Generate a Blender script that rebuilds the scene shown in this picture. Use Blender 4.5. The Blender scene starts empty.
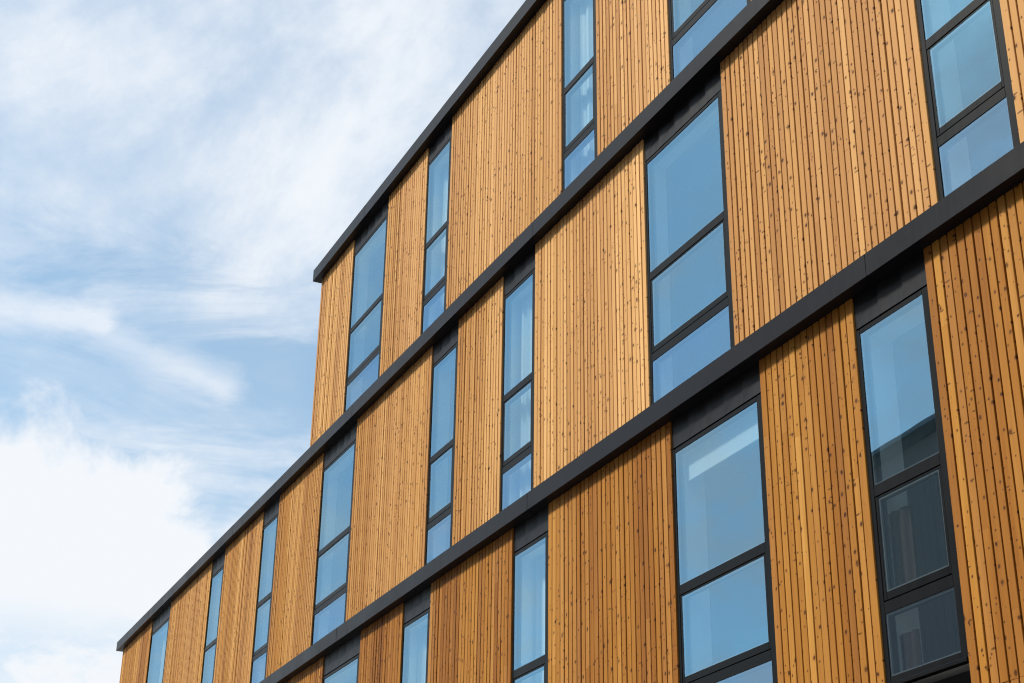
import bpy, math, random
from mathutils import Matrix, Vector

random.seed(7)
rnd = random.uniform
SC = bpy.context.scene
COL = SC.collection

D = 7.0            # distance from the camera to the timber facade (m)
EYE = 1.65         # eye height above the pavement
SUN = Vector((-0.30, -0.62, 0.72)).normalized()     # direction towards the sun


def ZW(z):         # facade unit -> world height
    return EYE + D * z


# ----------------------------------------------------------------------------- helpers
class MB:
    """collects boxes and profiles, then links them as ONE mesh object"""
    def __init__(self):
        self.v, self.f, self.m, self.c = [], [], [], []
        self.use_c = False

    def quad(self, pts, mat=0, col=None):
        b = len(self.v)
        self.v += [tuple(p) for p in pts]
        self.f.append(tuple(range(b, b + len(pts))))
        self.m.append(mat)
        self.c += [col or (0.5, 0.5, 0.5, 0.5)] * len(pts)

    def box(self, x0, x1, y0, y1, z0, z1, mat=0):
        b = len(self.v)
        self.v += [(x0, y0, z0), (x1, y0, z0), (x1, y1, z0), (x0, y1, z0),
                   (x0, y0, z1), (x1, y0, z1), (x1, y1, z1), (x0, y1, z1)]
        self.c += [(0.5, 0.5, 0.5, 0.5)] * 8
        for q in ((0, 3, 2, 1), (4, 5, 6, 7), (0, 1, 5, 4), (1, 2, 6, 5), (2, 3, 7, 6), (3, 0, 4, 7)):
            self.f.append(tuple(b + i for i in q))
            self.m.append(mat)

    def cbox(self, x0, x1, y0, y1, z0, z1, c=0.003, mat=0):
        """box whose front (low y) edges are chamfered"""
        b = len(self.v)
        fr = [(x0 + c, y0, z0 + c), (x1 - c, y0, z0 + c), (x1 - c, y0, z1 - c), (x0 + c, y0, z1 - c)]
        mi = [(x0, y0 + c, z0), (x1, y0 + c, z0), (x1, y0 + c, z1), (x0, y0 + c, z1)]
        bk = [(x0, y1, z0), (x1, y1, z0), (x1, y1, z1), (x0, y1, z1)]
        self.v += fr + mi + bk
        self.c += [(0.5, 0.5, 0.5, 0.5)] * 12
        F = [(0, 1, 2, 3), (8, 11, 10, 9)]
        for a, d in ((0, 4), (4, 8)):
            for i in range(4):
                j = (i + 1) % 4
                F.append((a + i, d + i, d + j, a + j))
        for q in F:
            self.f.append(tuple(b + i for i in q))
            self.m.append(mat)

    def prism(self, prof, z0, z1, col, mat=0):
        """closed outline in (x, y), extruded from z0 to z1"""
        b = len(self.v)
        n = len(prof)
        self.v += [(x, y, z0) for x, y in prof] + [(x, y, z1) for x, y in prof]
        self.c += [col] * (2 * n)
        for i in range(n):
            j = (i + 1) % n
            self.f.append((b + i, b + j, b + n + j, b + n + i))
            self.m.append(mat)
        self.f.append(tuple(b + i for i in reversed(range(n))))
        self.m.append(mat)
        self.f.append(tuple(b + n + i for i in range(n)))
        self.m.append(mat)

    def build(self, name, mats, parent=None):
        me = bpy.data.meshes.new(name)
        off = Vector((0, 0, 0))
        p = parent
        while p is not None:
            off += p.location
            p = p.parent
        me.from_pydata([(x - off.x, y - off.y, z - off.z) for x, y, z in self.v], [], self.f)
        for m in (mats if isinstance(mats, (list, tuple)) else [mats]):
            me.materials.append(m)
        for p_, mi in zip(me.polygons, self.m):
            p_.material_index = mi
        if self.use_c:
            a = me.color_attributes.new('board', 'FLOAT_COLOR', 'POINT')
            for i, c in enumerate(self.c):
                a.data[i].color = c
        me.update()
        o = bpy.data.objects.new(name, me)
        COL.objects.link(o)
        if parent:
            o.parent = parent
        return o


def empty(name, loc):
    o = bpy.data.objects.new(name, None)
    o.location = loc
    o.empty_display_size = 0.3
    COL.objects.link(o)
    return o


class NT:
    def __init__(self, tree):
        self.t = tree
        tree.nodes.clear()

    def n(self, kind, **kw):
        nd = self.t.nodes.new(kind)
        for k, v in kw.items():
            if k.startswith('i_'):
                key = k[2:]
                nd.inputs[int(key) if key.isdigit() else key.replace('_', ' ')].default_value = v
            else:
                setattr(nd, k, v)
        return nd

    def l(self, a, b):
        self.t.links.new(a, b)

    def math(self, op, a, b=None, c=None, clamp=False):
        nd = self.t.nodes.new('ShaderNodeMath')
        nd.operation = op
        nd.use_clamp = clamp
        for i, x in enumerate((a, b, c)):
            if x is None:
                continue
            if isinstance(x, (int, float)):
                nd.inputs[i].default_value = x
            else:
                self.l(x, nd.inputs[i])
        return nd.outputs[0]

    def vmath(self, op, a, b=None):
        nd = self.t.nodes.new('ShaderNodeVectorMath')
        nd.operation = op
        for i, x in enumerate((a, b)):
            if x is None:
                continue
            if isinstance(x, (tuple, list)):
                nd.inputs[i].default_value = x
            else:
                self.l(x, nd.inputs[i])
        return nd.outputs['Value'] if op in ('DOT_PRODUCT', 'LENGTH', 'DISTANCE') else nd.outputs[0]

    def mix(self, fac, a, b, mode='MIX'):
        nd = self.t.nodes.new('ShaderNodeMix')
        nd.data_type = 'RGBA'
        nd.blend_type = mode
        for s, x in ((nd.inputs[0], fac), (nd.inputs[6], a), (nd.inputs[7], b)):
            if isinstance(x, (int, float)):
                s.default_value = x
            elif isinstance(x, (tuple, list)):
                s.default_value = tuple(x) if len(x) == 4 else tuple(x) + (1,)
            else:
                self.l(x, s)
        return nd.outputs[2]

    def smooth(self, x, lo, hi, to0=0.0, to1=1.0):
        nd = self.t.nodes.new('ShaderNodeMapRange')
        nd.interpolation_type = 'SMOOTHSTEP'
        self.l(x, nd.inputs[0])
        for i, v in ((1, lo), (2, hi), (3, to0), (4, to1)):
            if isinstance(v, (int, float)):
                nd.inputs[i].default_value = v
            else:
                self.l(v, nd.inputs[i])
        return nd.outputs[0]

    def noise(self, vec, scale, detail=4, rough=0.55, dist=0.0, dim='3D'):
        nd = self.t.nodes.new('ShaderNodeTexNoise')
        nd.noise_dimensions = dim
        nd.inputs['Scale'].default_value = scale
        nd.inputs['Detail'].default_value = detail
        nd.inputs['Roughness'].default_value = rough
        nd.inputs['Distortion'].default_value = dist
        self.l(vec, nd.inputs['Vector'])
        return nd.outputs['Fac']


def new_mat(name):
    m = bpy.data.materials.new(name)
    m.use_nodes = True
    return m, NT(m.node_tree)


def principled(t, **kw):
    p = t.n('ShaderNodeBsdfPrincipled')
    for k, v in kw.items():
        p.inputs[k.replace('_', ' ')].default_value = v
    out = t.n('ShaderNodeOutputMaterial')
    t.l(p.outputs[0], out.inputs[0])
    return p


# ----------------------------------------------------------------------------- materials
def timber_material():
    m, t = new_mat('larch_boards')
    p = principled(t, Roughness=0.62)
    p.inputs['Specular IOR Level'].default_value = 0.12
    att = t.n('ShaderNodeAttribute', attribute_name='board', attribute_type='GEOMETRY')
    sep = t.n('ShaderNodeSeparateColor')
    t.l(att.outputs['Color'], sep.inputs[0])
    tone, hue, off = sep.outputs[0], sep.outputs[1], sep.outputs[2]
    weather = att.outputs['Alpha']
    tc = t.n('ShaderNodeTexCoord')
    xyz = t.n('ShaderNodeSeparateXYZ')
    t.l(tc.outputs['Object'], xyz.inputs[0])
    x, z = xyz.outputs[0], xyz.outputs[2]
    xo = t.math('ADD', x, t.math('MULTIPLY', off, 37.0))
    zo = t.math('ADD', z, t.math('MULTIPLY', off, 91.0))

    def vec(sx, sz, shift=0.0):
        c = t.n('ShaderNodeCombineXYZ')
        t.l(t.math('MULTIPLY', xo, sx), c.inputs[0])
        t.l(t.math('MULTIPLY_ADD', zo, sz, shift), c.inputs[1])
        t.l(t.math('MULTIPLY', xyz.outputs[1], sx), c.inputs[2])
        return c.outputs[0]

    # knots: centre spots with a ragged edge, and the darker grain that runs round them
    wob = t.noise(vec(1, 1), 46, 3, 0.6)

    clump = t.smooth(t.noise(vec(1.3, 1.1), 1.0, 2, 0.5), 0.34, 0.66, 0.14, 1.0)

    def knots(scale, sx, sz, rmin, rmax, dens, shift):
        v = t.n('ShaderNodeTexVoronoi', voronoi_dimensions='2D')
        v.inputs['Scale'].default_value = scale
        t.l(vec(sx, sz, shift), v.inputs['Vector'])
        cs = t.n('ShaderNodeSeparateColor')
        t.l(v.outputs['Color'], cs.inputs[0])
        r = t.math('MULTIPLY_ADD', cs.outputs[0], rmax - rmin, rmin)
        r = t.math('MULTIPLY', r, t.math('LESS_THAN', cs.outputs[1], t.math('MULTIPLY', clump, dens * 1.7)))
        d = t.math('ADD', v.outputs['Distance'], t.math('MULTIPLY_ADD', wob, 0.14, -0.07))
        core = t.smooth(d, t.math('MULTIPLY', r, 0.9), t.math('ADD', r, 0.010), 1.0, 0.0)
        core = t.math('MULTIPLY', core, t.math('GREATER_THAN', r, 0.001))
        halo = t.smooth(d, r, t.math('MULTIPLY', r, 2.6), 1.0, 0.0)
        halo = t.math('MULTIPLY', halo, t.math('GREATER_THAN', r, 0.001))
        return core, halo, cs.outputs[2]
    k1, h1, s1 = knots(8.4, 1.0, 0.80, 0.040, 0.125, 0.58, 0.0)
    k2, h2, s2 = knots(14.5, 1.0, 0.85, 0.035, 0.12, 0.40, 17.3)
    k3, h3, s3 = knots(5.0, 0.75, 2.6, 0.05, 0.11, 0.16, 41.9)      # spike knots lying across a board
    knot = t.math('MAXIMUM', t.math('MULTIPLY', k1, t.math('MULTIPLY_ADD', s1, 0.25, 0.75)),
                  t.math('MAXIMUM', t.math('MULTIPLY', k2, t.math('MULTIPLY_ADD', s2, 0.4, 0.6)),
                         t.math('MULTIPLY', k3, 0.75)))
    halo = t.math('MAXIMUM', h1, t.math('MULTIPLY', h2, 0.6))

    # grain
    g1 = t.noise(vec(95, 2.2), 1.0, 4, 0.6, 0.4)
    g2 = t.noise(vec(22, 0.7), 1.0, 3, 0.5, 0.8)
    g3 = t.noise(vec(3.0, 1.1), 1.0, 3, 0.55)
    tt = t.math('ADD', tone, t.math('MULTIPLY_ADD', g2, 0.42, -0.21))
    tt = t.math('ADD', tt, t.math('MULTIPLY_ADD', g3, 0.30, -0.15))
    tt = t.math('ADD', tt, t.math('MULTIPLY_ADD', g1, 0.36, -0.18))
    ramp = t.n('ShaderNodeValToRGB')
    e = ramp.color_ramp.elements
    e[0].position, e[0].color = 0.0, (0.19, 0.064, 0.008, 1)
    e[1].position, e[1].color = 1.0, (0.63, 0.330, 0.092, 1)
    for pos, c in ((0.3, (0.30, 0.112, 0.015, 1)), (0.55, (0.395, 0.168, 0.025, 1)), (0.8, (0.50, 0.238, 0.046, 1))):
        q = e.new(pos)
        q.color = c
    t.l(tt, ramp.inputs[0])
    col = ramp.outputs[0]
    # some boards redder, some yellower
    col = t.mix(t.math('MULTIPLY', t.math('SUBTRACT', hue, 0.5, clamp=True), 0.6), col, (0.37, 0.160, 0.030))
    # sun bleaching of the upper storeys
    col = t.mix(t.math('MULTIPLY', weather, 0.62), col, t.mix(tone, (0.64, 0.318, 0.110), (0.94, 0.600, 0.290)))
    col = t.mix(t.math('MULTIPLY', halo, 0.30), col, (0.22, 0.078, 0.018))
    col = t.mix(t.math('MULTIPLY', knot, 0.92), col, (0.040, 0.0125, 0.003))
    t.l(col, p.inputs['Base Color'])
    bmp = t.n('ShaderNodeBump')
    bmp.inputs['Strength'].default_value = 0.25
    bmp.inputs['Distance'].default_value = 0.002
    t.l(t.math('SUBTRACT', g1, t.math('MULTIPLY', knot, 0.5)), bmp.inputs['Height'])
    t.l(bmp.outputs[0], p.inputs['Normal'])
    return m


def metal_material(name, col, rough, spec=0.5, wave=0.0, metallic=0.0, dirt=0.25):
    m, t = new_mat(name)
    p = principled(t, Roughness=rough, Metallic=metallic)
    p.inputs['Specular IOR Level'].default_value = spec
    tc = t.n('ShaderNodeTexCoord')
    n1 = t.noise(tc.outputs['Object'], 1.7, 5, 0.6)
    mp = t.n('ShaderNodeMapping')
    mp.inputs['Scale'].default_value = (9, 9, 0.8)
    t.l(tc.outputs['Object'], mp.inputs[0])
    n2 = t.noise(mp.outputs[0], 2.0, 4, 0.6)
    k = t.math('ADD', t.math('MULTIPLY', n1, 0.5), t.math('MULTIPLY', n2, 0.5))
    k = t.smooth(k, 0.3, 0.7)
    t.l(t.mix(k, tuple(c * (1 - dirt) for c in col), tuple(c * (1 + dirt) for c in col)), p.inputs['Base Color'])
    t.l(t.math('MULTIPLY_ADD', k, 0.14, rough - 0.07), p.inputs['Roughness'])
    if wave:
        bmp = t.n('ShaderNodeBump')
        bmp.inputs['Strength'].default_value = 0.5
        bmp.inputs['Distance'].default_value = wave
        t.l(t.noise(tc.outputs['Object'], 2.6, 2, 0.5), bmp.inputs['Height'])
        t.l(bmp.outputs[0], p.inputs['Normal'])
    return m


def plain_material(name, col, rough=0.8, scale=3.0, var=0.12):
    m, t = new_mat(name)
    p = principled(t, Roughness=rough)
    tc = t.n('ShaderNodeTexCoord')
    n1 = t.noise(tc.outputs['Object'], scale, 6, 0.6)
    t.l(t.mix(t.smooth(n1, 0.3, 0.7), tuple(c * (1 - var) for c in col), tuple(c * (1 + var) for c in col)), p.inputs['Base Color'])
    return m


def glass_material(name, refl, tint):
    m, t = new_mat(name)
    out = t.n('ShaderNodeOutputMaterial')
    tr = t.n('ShaderNodeBsdfTransparent')
    tr.inputs[0].default_value = (0.92, 0.985, 1.0, 1)
    gl = t.n('ShaderNodeBsdfGlossy')
    gl.inputs['Roughness'].default_value = 0.0
    gl.inputs[0].default_value = tint + (1,)
    tc = t.n('ShaderNodeTexCoord')
    bmp = t.n('ShaderNodeBump')
    bmp.inputs['Strength'].default_value = 0.25
    bmp.inputs['Distance'].default_value = 0.0015
    t.l(t.noise(tc.outputs['Object'], 1.6, 1, 0.5), bmp.inputs['Height'])
    t.l(bmp.outputs[0], gl.inputs['Normal'])
    lw = t.n('ShaderNodeLayerWeight')
    lw.inputs['Blend'].default_value = 0.5
    fac = t.math('MULTIPLY_ADD', t.math('POWER', lw.outputs['Facing'], 3.0), 0.35, refl, clamp=True)
    mx = t.n('ShaderNodeMixShader')
    t.l(fac, mx.inputs[0])
    t.l(tr.outputs[0], mx.inputs[1])
    t.l(gl.outputs[0], mx.inputs[2])
    t.l(mx.outputs[0], out.inputs[0])
    return m


M = {
    'timber': timber_material(),
    'membrane': plain_material('black_membrane', (0.006, 0.006, 0.006), 0.9),
    'fascia': metal_material('charcoal_coated_metal', (0.0078, 0.0073, 0.0098), 0.40, 0.13, 0.003, 0.0, 0.12),
    'header': metal_material('charcoal_folded_sheet', (0.0098, 0.0092, 0.0118), 0.42, 0.20, 0.006, 0.0, 0.22),
    'frame': metal_material('black_window_metal', (0.0035, 0.0038, 0.0045), 0.42, 0.12, 0, 0.0, 0.12),
    'sash': metal_material('black_sash_metal', (0.0035, 0.0038, 0.0045), 0.38, 0.12, 0, 0.0, 0.12),
    'glass': glass_material('coated_glass', 0.385, (0.42, 0.72, 0.93)),
    'glass_low': glass_material('laminated_coated_glass', 0.395, (0.42, 0.685, 0.93)),
    'blind': plain_material('pale_blind_cloth', (0.62, 0.64, 0.64), 0.9, 3, 0.05),
    'drape': plain_material('brown_drape', (0.045, 0.017, 0.012), 0.9, 3, 0.15),
    'curtain': plain_material('white_curtain', (0.85, 0.85, 0.82), 0.9, 2, 0.03),
    'glass_in': glass_material('glass_inner_face', 0.04, (0.7, 0.85, 0.95)),
    'reveal': plain_material('white_plaster', (0.86, 0.87, 0.86), 0.8, 3, 0.03),
    'room': plain_material('grey_room_paint', (0.13, 0.135, 0.14), 0.9, 1, 0.1),
    'spacer': metal_material('pale_glass_spacer', (0.12, 0.13, 0.135), 0.5, 0.5),
    'roof': plain_material('grey_roof_membrane', (0.20, 0.20, 0.20), 0.9),
    'asphalt': plain_material('asphalt', (0.05, 0.05, 0.052), 0.9, 40, 0.3),
    'paving': plain_material('concrete_paving', (0.30, 0.29, 0.28), 0.85, 9, 0.12),
    'kerb': plain_material('granite_kerb', (0.33, 0.33, 0.33), 0.8, 30, 0.15),
    'paint': plain_material('white_road_paint', (0.7, 0.7, 0.68), 0.7, 12, 0.1),
    'far_wall': metal_material('green_grey_corrugated_metal', (0.27, 0.22, 0.19), 0.6, 0.4, 0, 0, 0.05),
    'far_trim': plain_material('dark_window_glass', (0.02, 0.025, 0.03), 0.15, 1, 0.2),
    'far_roof': metal_material('grey_roof_metal', (0.16, 0.18, 0.19), 0.5, 0.5),
}

# ----------------------------------------------------------------------------- timber building
# facade data in units of D (X along the facade, Z above the eye)
MEET = {'A': 1.7276, 'B': 1.2693, 'C': 0.8137, 'D': 0.8137 - 0.457}    # underside of each band where it meets the wall
LEFT = {'A': -3.1455, 'B': -4.836, 'C': -4.836, 'D': -4.836}
RIGHT = 0.55
WINDOWS = {
    'A': [(-2.937, -2.7315), (-2.5245, -2.405), (-1.950, -1.8305), (-1.6165, -1.411), (-1.02, -0.90), (-0.45, -0.245), (0.10, 0.22)],
    'B': [(-4.486, -4.281), (-3.8845, -3.7645), (-3.4595, -3.339), (-3.0490, -2.8465), (-2.4635, -2.344), (-2.1625, -2.041),
          (-1.6958, -1.4893), (-1.108, -0.985), (-0.62, -0.415), (-0.05, 0.07)],
    'C': [(-4.30, -4.18), (-3.70, -3.495), (-2.9635, -2.759), (-2.5535, -2.4285), (-2.1128, -1.9915), (-1.6458, -1.4405),
          (-1.2604, -1.1373), (-0.72, -0.60), (-0.25, -0.045)],
}
WINDOWS['D'] = WINDOWS['C']
OFF = dict(hdr=-0.040, gt=-0.0485, gb=-0.2205, mt=-0.2365, mb=-0.334, grv=-0.343, lt=-0.356, lb=-0.4177, fb=-0.4257)
Y_FRAME, Y_GLASS = D + 0.013, D + 0.0185
KF, KG = Y_FRAME / D, Y_GLASS / D

building = empty('timber_building', (-15.0, D, 0.0))
building['label'] = 'timber clad building with dark metal bands between storeys and tall narrow windows'
building['category'] = 'building'

_tab = [random.random() for _ in range(4096)]


def n1d(x):                     # smooth one-dimensional noise
    i = math.floor(x)
    f = x - i
    f = f * f * (3 - 2 * f)
    return _tab[i % 4096] * (1 - f) + _tab[(i + 1) % 4096] * f


def cladding(x0, x1, z0, z1, storey):
    """vertical open-jointed boards between two windows, one mesh"""
    mb = MB()
    mb.use_c = True
    n = max(2, round((x1 - x0) / (0.085 if storey in 'CD' else 0.0765)))
    pitch = (x1 - x0) / n
    seed = {'A': 10, 'B': 311, 'C': 733, 'D': 911}[storey]
    wt = {'A': 0.70, 'B': 0.44, 'C': 0.02, 'D': 0.0}[storey]
    for i in range(n):
        a = x0 + i * pitch
        gap = rnd(0.0135, 0.0165)
        xa = a + gap * 0.5 * (0 if i == 0 else 1)
        xb = a + pitch - gap * 0.5 * (0 if i == n - 1 else 1)
        yj = rnd(-0.0015, 0.0015) + random.choice((0.0, 0.0, 0.0, 0.003))
        if i in (0, n - 1):
            yj = 0.0
        tilt = rnd(-0.0015, 0.0015)
        c = rnd(0.0015, 0.003)
        y0, yb = D + yj, D + 0.026
        batch = n1d(a / 0.55 + seed) * 0.75 + n1d(a / 0.17 + seed * 3) * 0.25
        # butt joints: a board is made of one to three lengths
        zs = [z0]
        zz = z0 - rnd(0, 3.5)
        while True:
            zz += rnd(2.8, 4.8)
            if zz > z1 - 0.3:
                break
            if zz > z0 + 0.3:
                zs.append(zz)
        zs.append(z1)
        tone0, hue = (0.40 if storey in 'CD' else 0.5) + (batch - 0.5) * 0.55 + random.gauss(0, 0.10), random.random()
        bleach = wt + (0.0 if storey in 'CD' else 0.25 * max(-1.0, min(1.0, (a / D + 2.3) / 0.9)))
        pale = (n1d(a / 0.9 + seed * 7) - 0.5) * 0.5
        for za, zb in zip(zs[:-1], zs[1:]):
            tone = tone0 + random.gauss(0, 0.05)
            col = (min(1, max(0, tone)), hue, random.random(), min(1, max(0, bleach + rnd(-0.14, 0.14) + pale * (0.3 + wt))))
            e1 = 0.0004 if za > z0 else 0
            e2 = 0.0004 if zb < z1 else 0
            prof = [(xa, yb), (xa, y0 + c - tilt), (xa + c, y0 - tilt), (xb - c, y0 + tilt), (xb, y0 + c + tilt), (xb, yb)]
            mb.prism(prof, za + e1, zb - e2, col)
    # the black membrane seen in the open joints
    mb.box(x0 + 0.05, x1 - 0.05, D + 0.045, D + 0.075, z0 + 0.004, z1 - 0.004, 1)
    return mb.build('cladding_panel', [M['timber'], M['membrane']], building)


def window(L, R, zm, zbot, curtain=None):
    """L, R: edges of the opening (facade units), zm: underside of the band above (units), zbot: bottom of the opening (m)"""
    mx = lambda v: v * D
    z = {k: ZW((zm + o) * KF) for k, o in OFF.items()}
    zg_top, zl_top, zm_top = ZW((zm + OFF['gt']) * KG), ZW((zm + OFF['lt']) * KG), ZW((zm + OFF['mt']) * KG)
    z_head = ZW(zm)
    xl, xr = mx(L), mx(R)
    gl, gr = mx(L + 0.0108) * KG, mx(R - 0.0095) * KF
    sl, sr = mx(L + 0.0158) * KG, mx(R - 0.0138) * KF
    yb = D + 0.10
    fl, fr_ = xl - 0.012, xr + 0.012            # the frame runs a little behind the boards
    fb = max(zbot + 0.004, z['fb'])
    f = MB()
    # side posts with jamb flashings, head, transoms, foot
    f.cbox(fl + 0.016, gl, Y_FRAME, yb, fb, z['hdr'] - 0.014)
    f.cbox(gr, fr_ - 0.016, Y_FRAME, yb, fb, z['hdr'] - 0.014)
    f.cbox(gl, gr, Y_FRAME + 0.001, yb, zg_top, z['hdr'] - 0.014)
    f.cbox(gl, gr, Y_FRAME + 0.001, yb, zm_top + 0.022, z['gb'])
    f.cbox(gl, gr, Y_FRAME + 0.001, yb, zl_top, z['grv'] - 0.004)
    f.cbox(gl, gr, Y_FRAME + 0.001, yb, fb, z['lb'])
    # set back behind the shadow joints
    f.box(fl + 0.02, fr_ - 0.02, Y_FRAME + 0.05, yb + 0.003, z['hdr'] - 0.015, z['hdr'] + 0.01)
    # sill flashing
    f.cbox(xl + 0.006, xr - 0.006, Y_FRAME - 0.022, Y_FRAME - 0.002, fb - 0.022, fb + 0.006)
    # jamb flashings closing the joint behind the ends of the boards
    f.box(xl - 0.045, xl + 0.008, D + 0.032, D + 0.13, fb - 0.02, z_head - 0.01)
    f.box(xr - 0.008, xr + 0.045, D + 0.032, D + 0.13, fb - 0.02, z_head - 0.01)
    w = f.build('window', [M['frame']], building)

    # panels above the glass, each sheet a little out of plane
    h = MB()
    n = max(3, round((xr - xl) / 0.285))
    for i in range(n):
        a = xl + 0.003 + (xr - xl - 0.006) * i / n + (0.0015 if i else 0)
        b = xl + 0.003 + (xr - xl - 0.006) * (i + 1) / n - (0.0015 if i < n - 1 else 0)
        ya, yc = D + 0.019 + rnd(-0.001, 0.001), D + 0.021 + rnd(-0.001, 0.001)
        zt, zb = z_head - 0.003, z['hdr'] + 0.004
        ym, yn = rnd(-0.008, -0.002), rnd(0.006, 0.014)
        h.quad([(a, ya, zb), (b, yc, zb), (b, yc + yn, zt), (a, ya + ym, zt)])
        h.quad([(a, ya, zb), (a, ya + 0.04, zb), (b, yc + 0.04, zb), (b, yc, zb)])
        h.quad([(b, yc, zb), (b, yc + 0.04, zb), (b, yc + 0.04, zt), (b, yc + yn, zt)])
        h.quad([(a, ya + ym, zt), (a, ya + 0.04, zt), (a, ya + 0.04, zb), (a, ya, zb)])
    h.box(xl - 0.01, xr + 0.01, D + 0.075, D + 0.09, z['hdr'] + 0.012, z_head - 0.003)
    h.build('header_panel', M['header'], w)

    # opening sash in the middle light
    s = MB()
    ys = Y_FRAME + 0.004
    s0, s1 = z['grv'] + 0.004, zm_top + 0.018
    s.cbox(gl + 0.002, sl, ys, yb - 0.01, s0, s1)
    s.cbox(sr, gr - 0.002, ys, yb - 0.01, s0, s1)
    s.cbox(sl, sr, ys + 0.001, yb - 0.01, zm_top, s1)
    s.cbox(sl, sr, ys + 0.001, yb - 0.01, s0, z['mb'])
    s.build('sash', M['sash'], w)

    for a, b, lo, hi, gm in ((gl, gr, z['gb'], zg_top, 'glass'), (sl, sr, z['mb'], zm_top, 'glass'), (gl, gr, z['lb'], zl_top, 'glass_low')):
        g = MB()
        y = Y_GLASS
        j = [rnd(-0.0012, 0.0012) for _ in range(3)]
        P = [(a, y + j[0], lo), (b, y + j[1], lo), (b, y + j[1] + j[2], hi), (a, y + j[0] + j[2], hi)]
        Q = [(px, y + 0.028, pz) for px, _, pz in P]
        g.quad(P, 0)
        g.quad([Q[3], Q[2], Q[1], Q[0]], 1)
        # spacer bar round the rim, seen through the outer sheet
        w0 = 0.011
        yy0, yy1 = y + 0.006, y + 0.022
        g.box(a, a + w0, yy0, yy1, lo, hi, 2)
        g.box(b - w0, b, yy0, yy1, lo, hi, 2)
        g.box(a + w0, b - w0, yy0, yy1, lo, lo + w0, 2)
        g.box(a + w0, b - w0, yy0, yy1, hi - w0, hi, 2)
        g.build('pane', [M[gm], M['glass_in'], M['spacer']], w)

    # white reveal and the room behind it
    r = MB()
    y0, y1, y2 = yb + 0.005, D + rnd(0.24, 0.34), D + 3.0
    a, b, lo, hi = gl - 0.01, gr + 0.01, z['lb'] - 0.02, zg_top + 0.012
    r.quad([(a, y0, lo), (a, y1, lo), (a, y1, hi), (a, y0, hi)], 0)
    r.quad([(b, y0, hi), (b, y1, hi), (b, y1, lo), (b, y0, lo)], 0)
    r.quad([(a, y0, hi), (a, y1, hi), (b, y1, hi), (b, y0, hi)], 0)
    r.quad([(a, y0, lo), (b, y0, lo), (b, y1, lo), (a, y1, lo)], 0)
    A, B, LO, HI = a - 0.35, b + 0.35, lo - 0.12, hi + 0.1
    r.quad([(A, y1, LO), (a, y1, LO), (a, y1, HI), (A, y1, HI)], 1)
    r.quad([(b, y1, LO), (B, y1, LO), (B, y1, HI), (b, y1, HI)], 1)
    r.quad([(a, y1, hi), (b, y1, hi), (b, y1, HI), (a, y1, HI)], 1)
    r.quad([(a, y1, LO), (b, y1, LO), (b, y1, lo), (a, y1, lo)], 1)
    r.quad([(A, y1, LO), (A, y1, HI), (A, y2, HI), (A, y2, LO)], 1)
    r.quad([(B, y1, LO), (B, y2, LO), (B, y2, HI), (B, y1, HI)], 1)
    r.quad([(A, y1, HI), (B, y1, HI), (B, y2, HI), (A, y2, HI)], 1)
    r.quad([(A, y1, LO), (A, y2, LO), (B, y2, LO), (B, y1, LO)], 1)
    r.quad([(A, y2, LO), (A, y2, HI), (B, y2, HI), (B, y2, LO)], 1)
    r.build('window_reveal', [M['reveal'], M['room']], w)
    if curtain == 'brown':            # brown drapes standing just inside the two lower panes
        for c0, c1, za, zb in ((-1.2440, -1.2000, 0.470, 0.5575), (-1.2430, -1.2065, 0.385, 0.4330)):
            c = MB()
            kk = (D + 0.11) / D
            n = 24
            for i in range(n):
                p, q = (c0 + (c1 - c0) * i / n) * D * kk, (c0 + (c1 - c0) * (i + 1) / n) * D * kk
                yp, yq = (D + 0.125 + 0.012 * math.sin(v * 60) for v in (p, q))
                c.quad([(p, yp, ZW(za * kk)), (q, yq, ZW(za * kk)), (q, yq, ZW(zb * kk)), (p, yp, ZW(zb * kk))])
                c.quad([(q, yq + 0.01, ZW(za * kk)), (p, yp + 0.01, ZW(za * kk)), (p, yp + 0.01, ZW(zb * kk)), (q, yq + 0.01, ZW(zb * kk))])
            o = c.build('drape', M['drape'], w)
            o['label'] = 'dark brown drape behind the glass'
    elif curtain == 'blind':          # roller blind almost fully raised
        c = MB()
        c.box(a + 0.012, b - 0.012, yb + 0.020, yb + 0.026, hi - 0.250, hi - 0.006)
        c.box(a + 0.012, b - 0.012, yb + 0.016, yb + 0.030, hi - 0.270, hi - 0.251)
        c.build('roller_blind', M['blind'], w)
    elif curtain:
        c0, c1 = a + (b - a) * curtain[0] + 0.01, a + (b - a) * curtain[1] - 0.01
        c = MB()
        n = max(8, int((c1 - c0) / 0.02))
        for i in range(n):
            p, q = c0 + (c1 - c0) * i / n, c0 + (c1 - c0) * (i + 1) / n
            yp, yq = (y1 - 0.06 + 0.022 * math.sin(v * 42) + 0.01 * math.sin(v * 95 + 1) for v in (p, q))
            c.quad([(p, yp, lo + 0.02), (q, yq, lo + 0.02), (q, yq, hi - 0.02), (p, yp, hi - 0.02)])
            c.quad([(q, yq + 0.004, lo + 0.02), (p, yp + 0.004, lo + 0.02), (p, yp + 0.004, hi - 0.02), (q, yq + 0.004, hi - 0.02)])
        c.build('curtain', M['curtain'], w)
    return w


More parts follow.
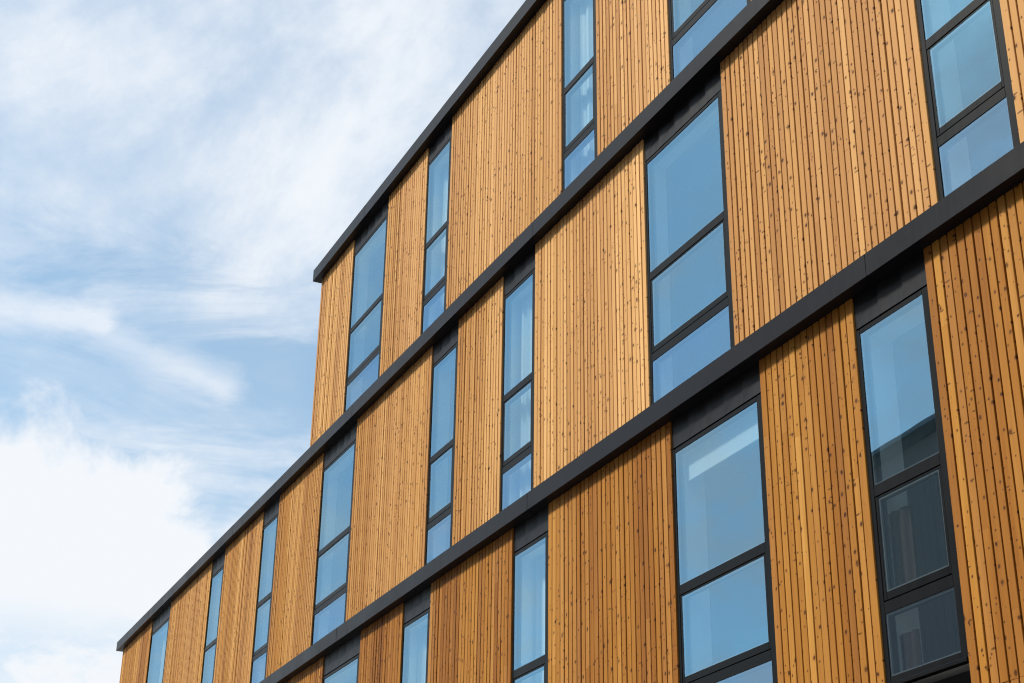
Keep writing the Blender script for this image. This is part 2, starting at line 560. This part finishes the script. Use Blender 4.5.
CURTAINS = {('C', -2.113): (0, 1), ('A', -1.95): (0.0, 0.5), ('B', -2.163): (0.1, 0.55), ('B', -2.464): (0.0, 0.6), ('C', -2.554): (0, 0.8),
            ('A', -2.525): (0.0, 0.6), ('B', -4.486): (0.3, 1.0), ('C', -1.26): 'brown', ('C', -1.646): 'blind'}
PROJ = 0.016 * D               # how far the bands stand out
BAND_H = {'A': 0.0285 * D, 'B': 0.0268 * D, 'C': 0.0268 * D}
below = {'A': 'B', 'B': 'C', 'C': 'D', 'D': None}
for st in 'ABCD':
    top = ZW(MEET[st]) - 0.002
    if st == 'C':
        bot = ZW(MEET['D'])
    elif st == 'D':
        bot = 0.35
    else:
        bot = ZW(MEET[below[st]]) + BAND_H[below[st]] - 0.03
    x = LEFT[st] * D
    if st == 'D':
        top = ZW(MEET['D']) - 0.003
    for L, R in WINDOWS[st] + [(RIGHT, None)]:
        cladding(x, L * D, bot, top, st)
        if R is not None:
            zb = bot if st in 'AB' else (bot if st == 'C' else ZW(MEET['D'] - 0.43))
            w = window(L, R, MEET[st], zb + (0.03 if st in 'AB' else 0.0), CURTAINS.get((st, round(L, 3))))
            x = R * D
            if st == 'D':
                k = MB()
                k.cbox(L * D + 0.004, R * D - 0.004, D + 0.016, D + 0.06, 0.35, ZW(MEET['D'] - 0.43) - 0.03)
                k.build('panel_below_window', M['header'], building)

# bands of folded metal, laid in lengths that butt with a fine joint
JOINT = {'A': -2.462 * 0.984, 'B': -1.6347 * 0.984, 'C': -1.231 * 0.984}
OVER = {'A': 0.017, 'B': 0.024, 'C': 0.024}
for st in 'ABC':
    z0, z1 = ZW(MEET[st]), ZW(MEET[st]) + BAND_H[st]
    xL, xR = (LEFT[st] - OVER[st]) * D, RIGHT * D
    step = 0.4095 * D
    j = JOINT[st] * D
    js = []
    k = j
    while k > xL + 0.12:
        js.append(k)
        k -= step
    k = j + step
    while k < xR - 0.3:
        js.append(k)
        k += step
    js = [xL] + sorted(js) + [xR]
    b = MB()
    for i, (a, c) in enumerate(zip(js[:-1], js[1:])):
        dy = 0.0018 * (i % 2) + rnd(0, 0.0006)
        g = 0.0016
        yy = D + 0.09 if st != 'A' else D + 0.6
        b.cbox(a + (g if i else 0), c - g, D - PROJ + dy, yy, z0 + 0.0005 * (i % 2), z1 + 0.001 * (i % 2), 0.0006)
    # folded drip at the foot and a core behind the joints
    b.box(xL + 0.02, xR - 0.01, D - PROJ + 0.012, D + 0.02, z0 + 0.012, z1 - 0.012)
    if st in 'AB':             # the band turns the corner along the end wall
        b.cbox(xL, LEFT[st] * D + 0.2, D + (0.6 if st == 'A' else 0.09) + 0.002, D + 12.0, z0, z1, 0.004)
    b.build('fascia_band', M['fascia'], building)

# rest of the volume: end walls, roofs, rear wall
e = MB()
zA0, zA1 = ZW(MEET['B']) + BAND_H['B'], ZW(MEET['A']) - 0.004
zB0, zB1 = 0.0, ZW(MEET['B']) - 0.004


def end_wall(x, z0, z1, wt):
    mb = MB()
    mb.use_c = True
    n = int(11.9 / 0.0805)
    for i in range(n):
        y = D + 0.03 + i * 0.0805
        col = (min(1, max(0, random.gauss(0.5, 0.16))), random.random(), random.random(), wt)
        mb.prism([(x + 0.026, y), (x, y), (x, y + 0.071), (x + 0.026, y + 0.071)], z0, z1, col)
    mb.box(x + 0.045, x + 0.075, D + 0.08, D + 11.9, z0, z1, 1)
    return mb.build('end_wall', [M['timber'], M['membrane']], building)


end_wall(LEFT['A'] * D + 0.001, zA0, zA1, 0.7)
end_wall(LEFT['B'] * D + 0.001, 0.35, zB1, 0.3)
rf = MB()
rf.box(LEFT['A'] * D + 0.12, RIGHT * D, D + 0.61, D + 11.9, ZW(MEET['A']) - 0.05, ZW(MEET['A']) + 0.05)
rf.box(LEFT['B'] * D + 0.21, LEFT['A'] * D - 0.02, D + 0.1, D + 11.9, ZW(MEET['B']) - 0.05, ZW(MEET['B']) + 0.03)
rf.build('roof', M['roof'], building)
pl = MB()
pl.cbox(LEFT['B'] * D + 0.02, RIGHT * D, D + 0.02, D + 0.1, 0.0, 0.345)
pl.build('plinth', M['kerb'], building)
rw = MB()
rw.box(LEFT['B'] * D + 0.05, RIGHT * D, D + 11.92, D + 12.1, 0.0, ZW(MEET['B']))
rw.box(LEFT['A'] * D + 0.05, RIGHT * D, D + 11.93, D + 12.09, ZW(MEET['B']) + 0.003, ZW(MEET['A']))
rw.box(RIGHT * D + 0.002, RIGHT * D + 0.15, D + 0.02, D + 11.9, 0.0, ZW(MEET['A']))
rw.build('rear_wall', M['header'], building)

# ----------------------------------------------------------------------------- building across the street
YO = D - 3 * D - 0.0           # its front stands 14 m behind the camera
far = empty('metal_building', (-15.0, YO, 0.0))
far['label'] = 'dark grey green metal building with a low curved roof, mirrored in the lower right window'
far['category'] = 'building'
KV = 4 * D                     # distance of its mirror image


def roof_z(x):
    s = x + 34.6
    return EYE + 17.42 + 0.055 * s - 0.0012 * s * s


xs = [-36.2 + i * 1.0 for i in range(51)]
wl = MB()
# corrugated sheet following the roof line
px = -36.2
i = 0
while px < 13.8:
    q = px + 0.15
    y = YO - (0.004 if i % 2 else 0.0)
    wl.quad([(px, y, 0), (px, y, roof_z(px) - 0.3), (q, y, roof_z(q) - 0.3), (q, y, 0)])
    wl.quad([(q, YO, 0), (q, YO, roof_z(q) - 0.3), (q, YO - 0.004, roof_z(q) - 0.3), (q, YO - 0.004, 0)])
    px = q
    i += 1
wl.box(-36.2, 13.8, YO - 16.0, YO - 0.05, 0, 15.2)
wl.build('wall', M['far_wall'], far)
r = MB()
for a, b in zip(xs[:-1], xs[1:]):
    za, zb = roof_z(a), roof_z(b)
    y0, y1 = YO + 0.35, YO - 16.4
    r.quad([(a, y0, za), (b, y0, zb), (b, y1, zb), (a, y1, za)])
    r.quad([(a, y0, za - 0.14), (a, y1, za - 0.14), (b, y1, zb - 0.14), (b, y0, zb - 0.14)])
    r.quad([(a, y0, za - 0.14), (b, y0, zb - 0.14), (b, y0, zb), (a, y0, za)])
r.quad([(-36.2, YO + 0.35, roof_z(-36.2) - 0.14), (-36.2, YO + 0.35, roof_z(-36.2)), (-36.2, YO - 16.4, roof_z(-36.2)), (-36.2, YO - 16.4, roof_z(-36.2) - 0.14)])
r.build('roof', M['far_roof'], far)
# ----------------------------------------------------------------------------- street
def structure(name, mb, mats):
    o = mb.build(name, mats)
    o['kind'] = 'structure'
    return o


g = MB()
g.quad([(-400, -400, -0.13), (400, -400, -0.13), (400, 400, -0.13), (-400, 400, -0.13)])
structure('ground', g, M['paving'])
g = MB()
g.quad([(-200, -10.5, -0.126), (200, -10.5, -0.126), (200, -2.2, -0.126), (-200, -2.2, -0.126)])
structure('road', g, M['asphalt'])
g = MB()
for i in range(-20, 20):
    g.quad([(i * 6, -6.4, -0.122), (i * 6 + 3, -6.4, -0.122), (i * 6 + 3, -6.28, -0.122), (i * 6, -6.28, -0.122)])
structure('road_marking', g, M['paint'])
g = MB()
g.box(-200, 200, -2.05, D + 0.015, -0.12, 0.0)
g.box(-200, 200, YO + 0.001, -10.65, -0.12, 0.0)
structure('pavement', g, M['paving'])
g = MB()
g.box(-200, 200, -2.2, -2.052, -0.12, 0.004)
g.box(-200, 200, -10.648, -10.5, -0.12, 0.004)
structure('kerb', g, M['kerb'])

# ----------------------------------------------------------------------------- sky and sun
W = bpy.data.worlds.new('World')
SC.world = W
W.use_nodes = True
t = NT(W.node_tree)
STR = 0.10
out = t.n('ShaderNodeOutputWorld')
bg = t.n('ShaderNodeBackground')
bg.inputs['Strength'].default_value = STR
sky = t.n('ShaderNodeTexSky', sky_type='NISHITA', sun_disc=False)
elev = math.asin(SUN.z)
sky.sun_elevation = elev
sky.sun_rotation = math.atan2(SUN.x, SUN.y)
sky.air_density = 1.0
sky.dust_density = 1.5
tc = t.n('ShaderNodeTexCoord')
dvec = t.vmath('NORMALIZE', tc.outputs['Generated'])
sx = t.n('ShaderNodeSeparateXYZ')
t.l(dvec, sx.inputs[0])
zc = t.math('ADD', t.math('MAXIMUM', sx.outputs[2], 0.0), 0.25)
pl_ = t.n('ShaderNodeCombineXYZ')
t.l(t.math('DIVIDE', sx.outputs[0], zc), pl_.inputs[0])
t.l(t.math('DIVIDE', sx.outputs[1], zc), pl_.inputs[1])
mp = t.n('ShaderNodeMapping')
mp.inputs['Rotation'].default_value = (0, 0, math.radians(-38))
mp.inputs['Scale'].default_value = (1.0, 1.6, 1.0)
t.l(pl_.outputs[0], mp.inputs[0])
veil = t.noise(mp.outputs[0], 2.4, 12, 0.60, 0.35)
fine = t.noise(mp.outputs[0], 8.0, 12, 0.64, 0.2)
flat = t.n('ShaderNodeVectorMath', operation='MULTIPLY')
flat.inputs[1].default_value = (1.0, 1.0, 3.4)
t.l(dvec, flat.inputs[0])
fib = t.noise(flat.outputs[0], 6.0, 12, 0.62, 0.5)
fib2 = t.noise(flat.outputs[0], 16.0, 10, 0.64, 0.4)
wisp = t.noise(dvec, 11.0, 12, 0.60, 0.25)
ws = t.math('SUBTRACT', wisp, 0.5)


def bank(a, b, inner, outer, rag, ws=ws):
    """soft bank of cloud along the arc from direction a to direction b, its edge broken by noise"""
    a, b = Vector(a).normalized(), Vector(b).normalized()
    pa = t.vmath('SUBTRACT', dvec, tuple(a))
    ba = b - a
    if ba.length > 1e-4:
        h = t.math('DIVIDE', t.vmath('DOT_PRODUCT', pa, tuple(ba)), ba.length_squared, clamp=True)
        sc = t.n('ShaderNodeVectorMath', operation='SCALE')
        sc.inputs[0].default_value = tuple(ba)
        t.l(h, sc.inputs['Scale'])
        pa = t.vmath('SUBTRACT', pa, sc.outputs[0])
    c = t.math('ADD', t.vmath('LENGTH', pa), t.math('MULTIPLY', ws, rag))
    return t.smooth(c, inner, outer, 1.0, 0.0)


tex = t.math('ADD', t.math('MULTIPLY', veil, 0.70), t.math('MULTIPLY', fine, 0.30))
v = t.smooth(tex, 0.36, 0.62, 0.54, 0.99)
# the clearer strip of sky between the veil and the white bank, and the clearer side behind the camera
fs = t.math('SUBTRACT', fib, 0.5)
clear = bank((-0.90, 0.02, 0.395), (-0.86, 0.34, 0.392), 0.020, 0.085, 0.20, fs)
thin = t.smooth(fib, 0.36, 0.70, 0.20, 0.52)
v = t.math('ADD', t.math('MULTIPLY', v, t.math('SUBTRACT', 1.0, clear)), t.math('MULTIPLY', thin, clear))
v = t.math('MULTIPLY', v, t.smooth(sx.outputs[1], -0.45, 0.0, t.smooth(tex, 0.40, 0.60, 0.48, 0.98), 1.0))
f2 = t.math('SUBTRACT', fib2, 0.5)
streak = bank((-0.908, 0.05, 0.431), (-0.896, 0.150, 0.429), 0.002, 0.018, 0.024, f2)
streak2 = bank((-0.899, 0.135, 0.429), (-0.890, 0.225, 0.401), 0.000, 0.018, 0.034, f2)
v = t.math('ADD', v, t.math('MULTIPLY', t.math('MAXIMUM', streak, t.math('MULTIPLY', streak2, 0.75)),
                            t.smooth(fib2, 0.25, 0.65, 0.40, 0.80)), clamp=True)
white = bank((-0.960, -0.10, 0.255), (-0.958, 0.138, 0.250), 0.098, 0.158, 0.20)
hole = t.math('MULTIPLY', t.smooth(fib, 0.46, 0.60), t.smooth(sx.outputs[2], 0.24, 0.28, 0.30, 0.0))
white = t.math('MULTIPLY', white, t.math('SUBTRACT', 1.0, hole))
mask = t.math('MAXIMUM', v, white)
shade = t.mix(t.math('MAXIMUM', white, t.smooth(tex, 0.35, 0.68)), (4.60, 5.3, 6.2), (6.0, 6.22, 6.5))
blue = t.mix(1.0, sky.outputs[0], (0.98, 1.24, 1.20), 'MULTIPLY')
col = t.mix(mask, blue, shade)
t.l(col, bg.inputs['Color'])
t.l(bg.outputs[0], out.inputs[0])

sl = bpy.data.lights.new('sun', 'SUN')
sl.energy = 3.2
sl.angle = math.radians(7.0)
sl.color = (1.0, 0.945, 0.84)
so = bpy.data.objects.new('sun', sl)
so.rotation_euler = SUN.to_track_quat('Z', 'Y').to_euler()
so.location = SUN * 60
COL.objects.link(so)

# ----------------------------------------------------------------------------- camera
cam = bpy.data.cameras.new('camera')
cam.sensor_width = 36.0
cam.lens = 1621.986 * 36.0 / 1024.0
cam.clip_end = 2000
co = bpy.data.objects.new('camera', cam)
Rm = Matrix(((0.43153357, 0.38707405, 0.81483278),
             (0.90200712, -0.19788709, -0.38369761),
             (0.01272550, 0.90056337, -0.43453847)))
co.matrix_world = Matrix.Translation((0, 0, EYE)) @ Rm.to_4x4()
COL.objects.link(co)
SC.camera = co

SC.view_settings.view_transform = 'Standard'
SC.view_settings.look = 'None'
SC.view_settings.exposure = 0.60
SC.view_settings.gamma = 1.0
SC.view_settings.use_curve_mapping = False
SC.cycles.filter_width = 1.15
SC.cycles.max_bounces = 8
SC.cycles.transparent_max_bounces = 12
SC.cycles.caustics_reflective = False
SC.cycles.use_denoising = True
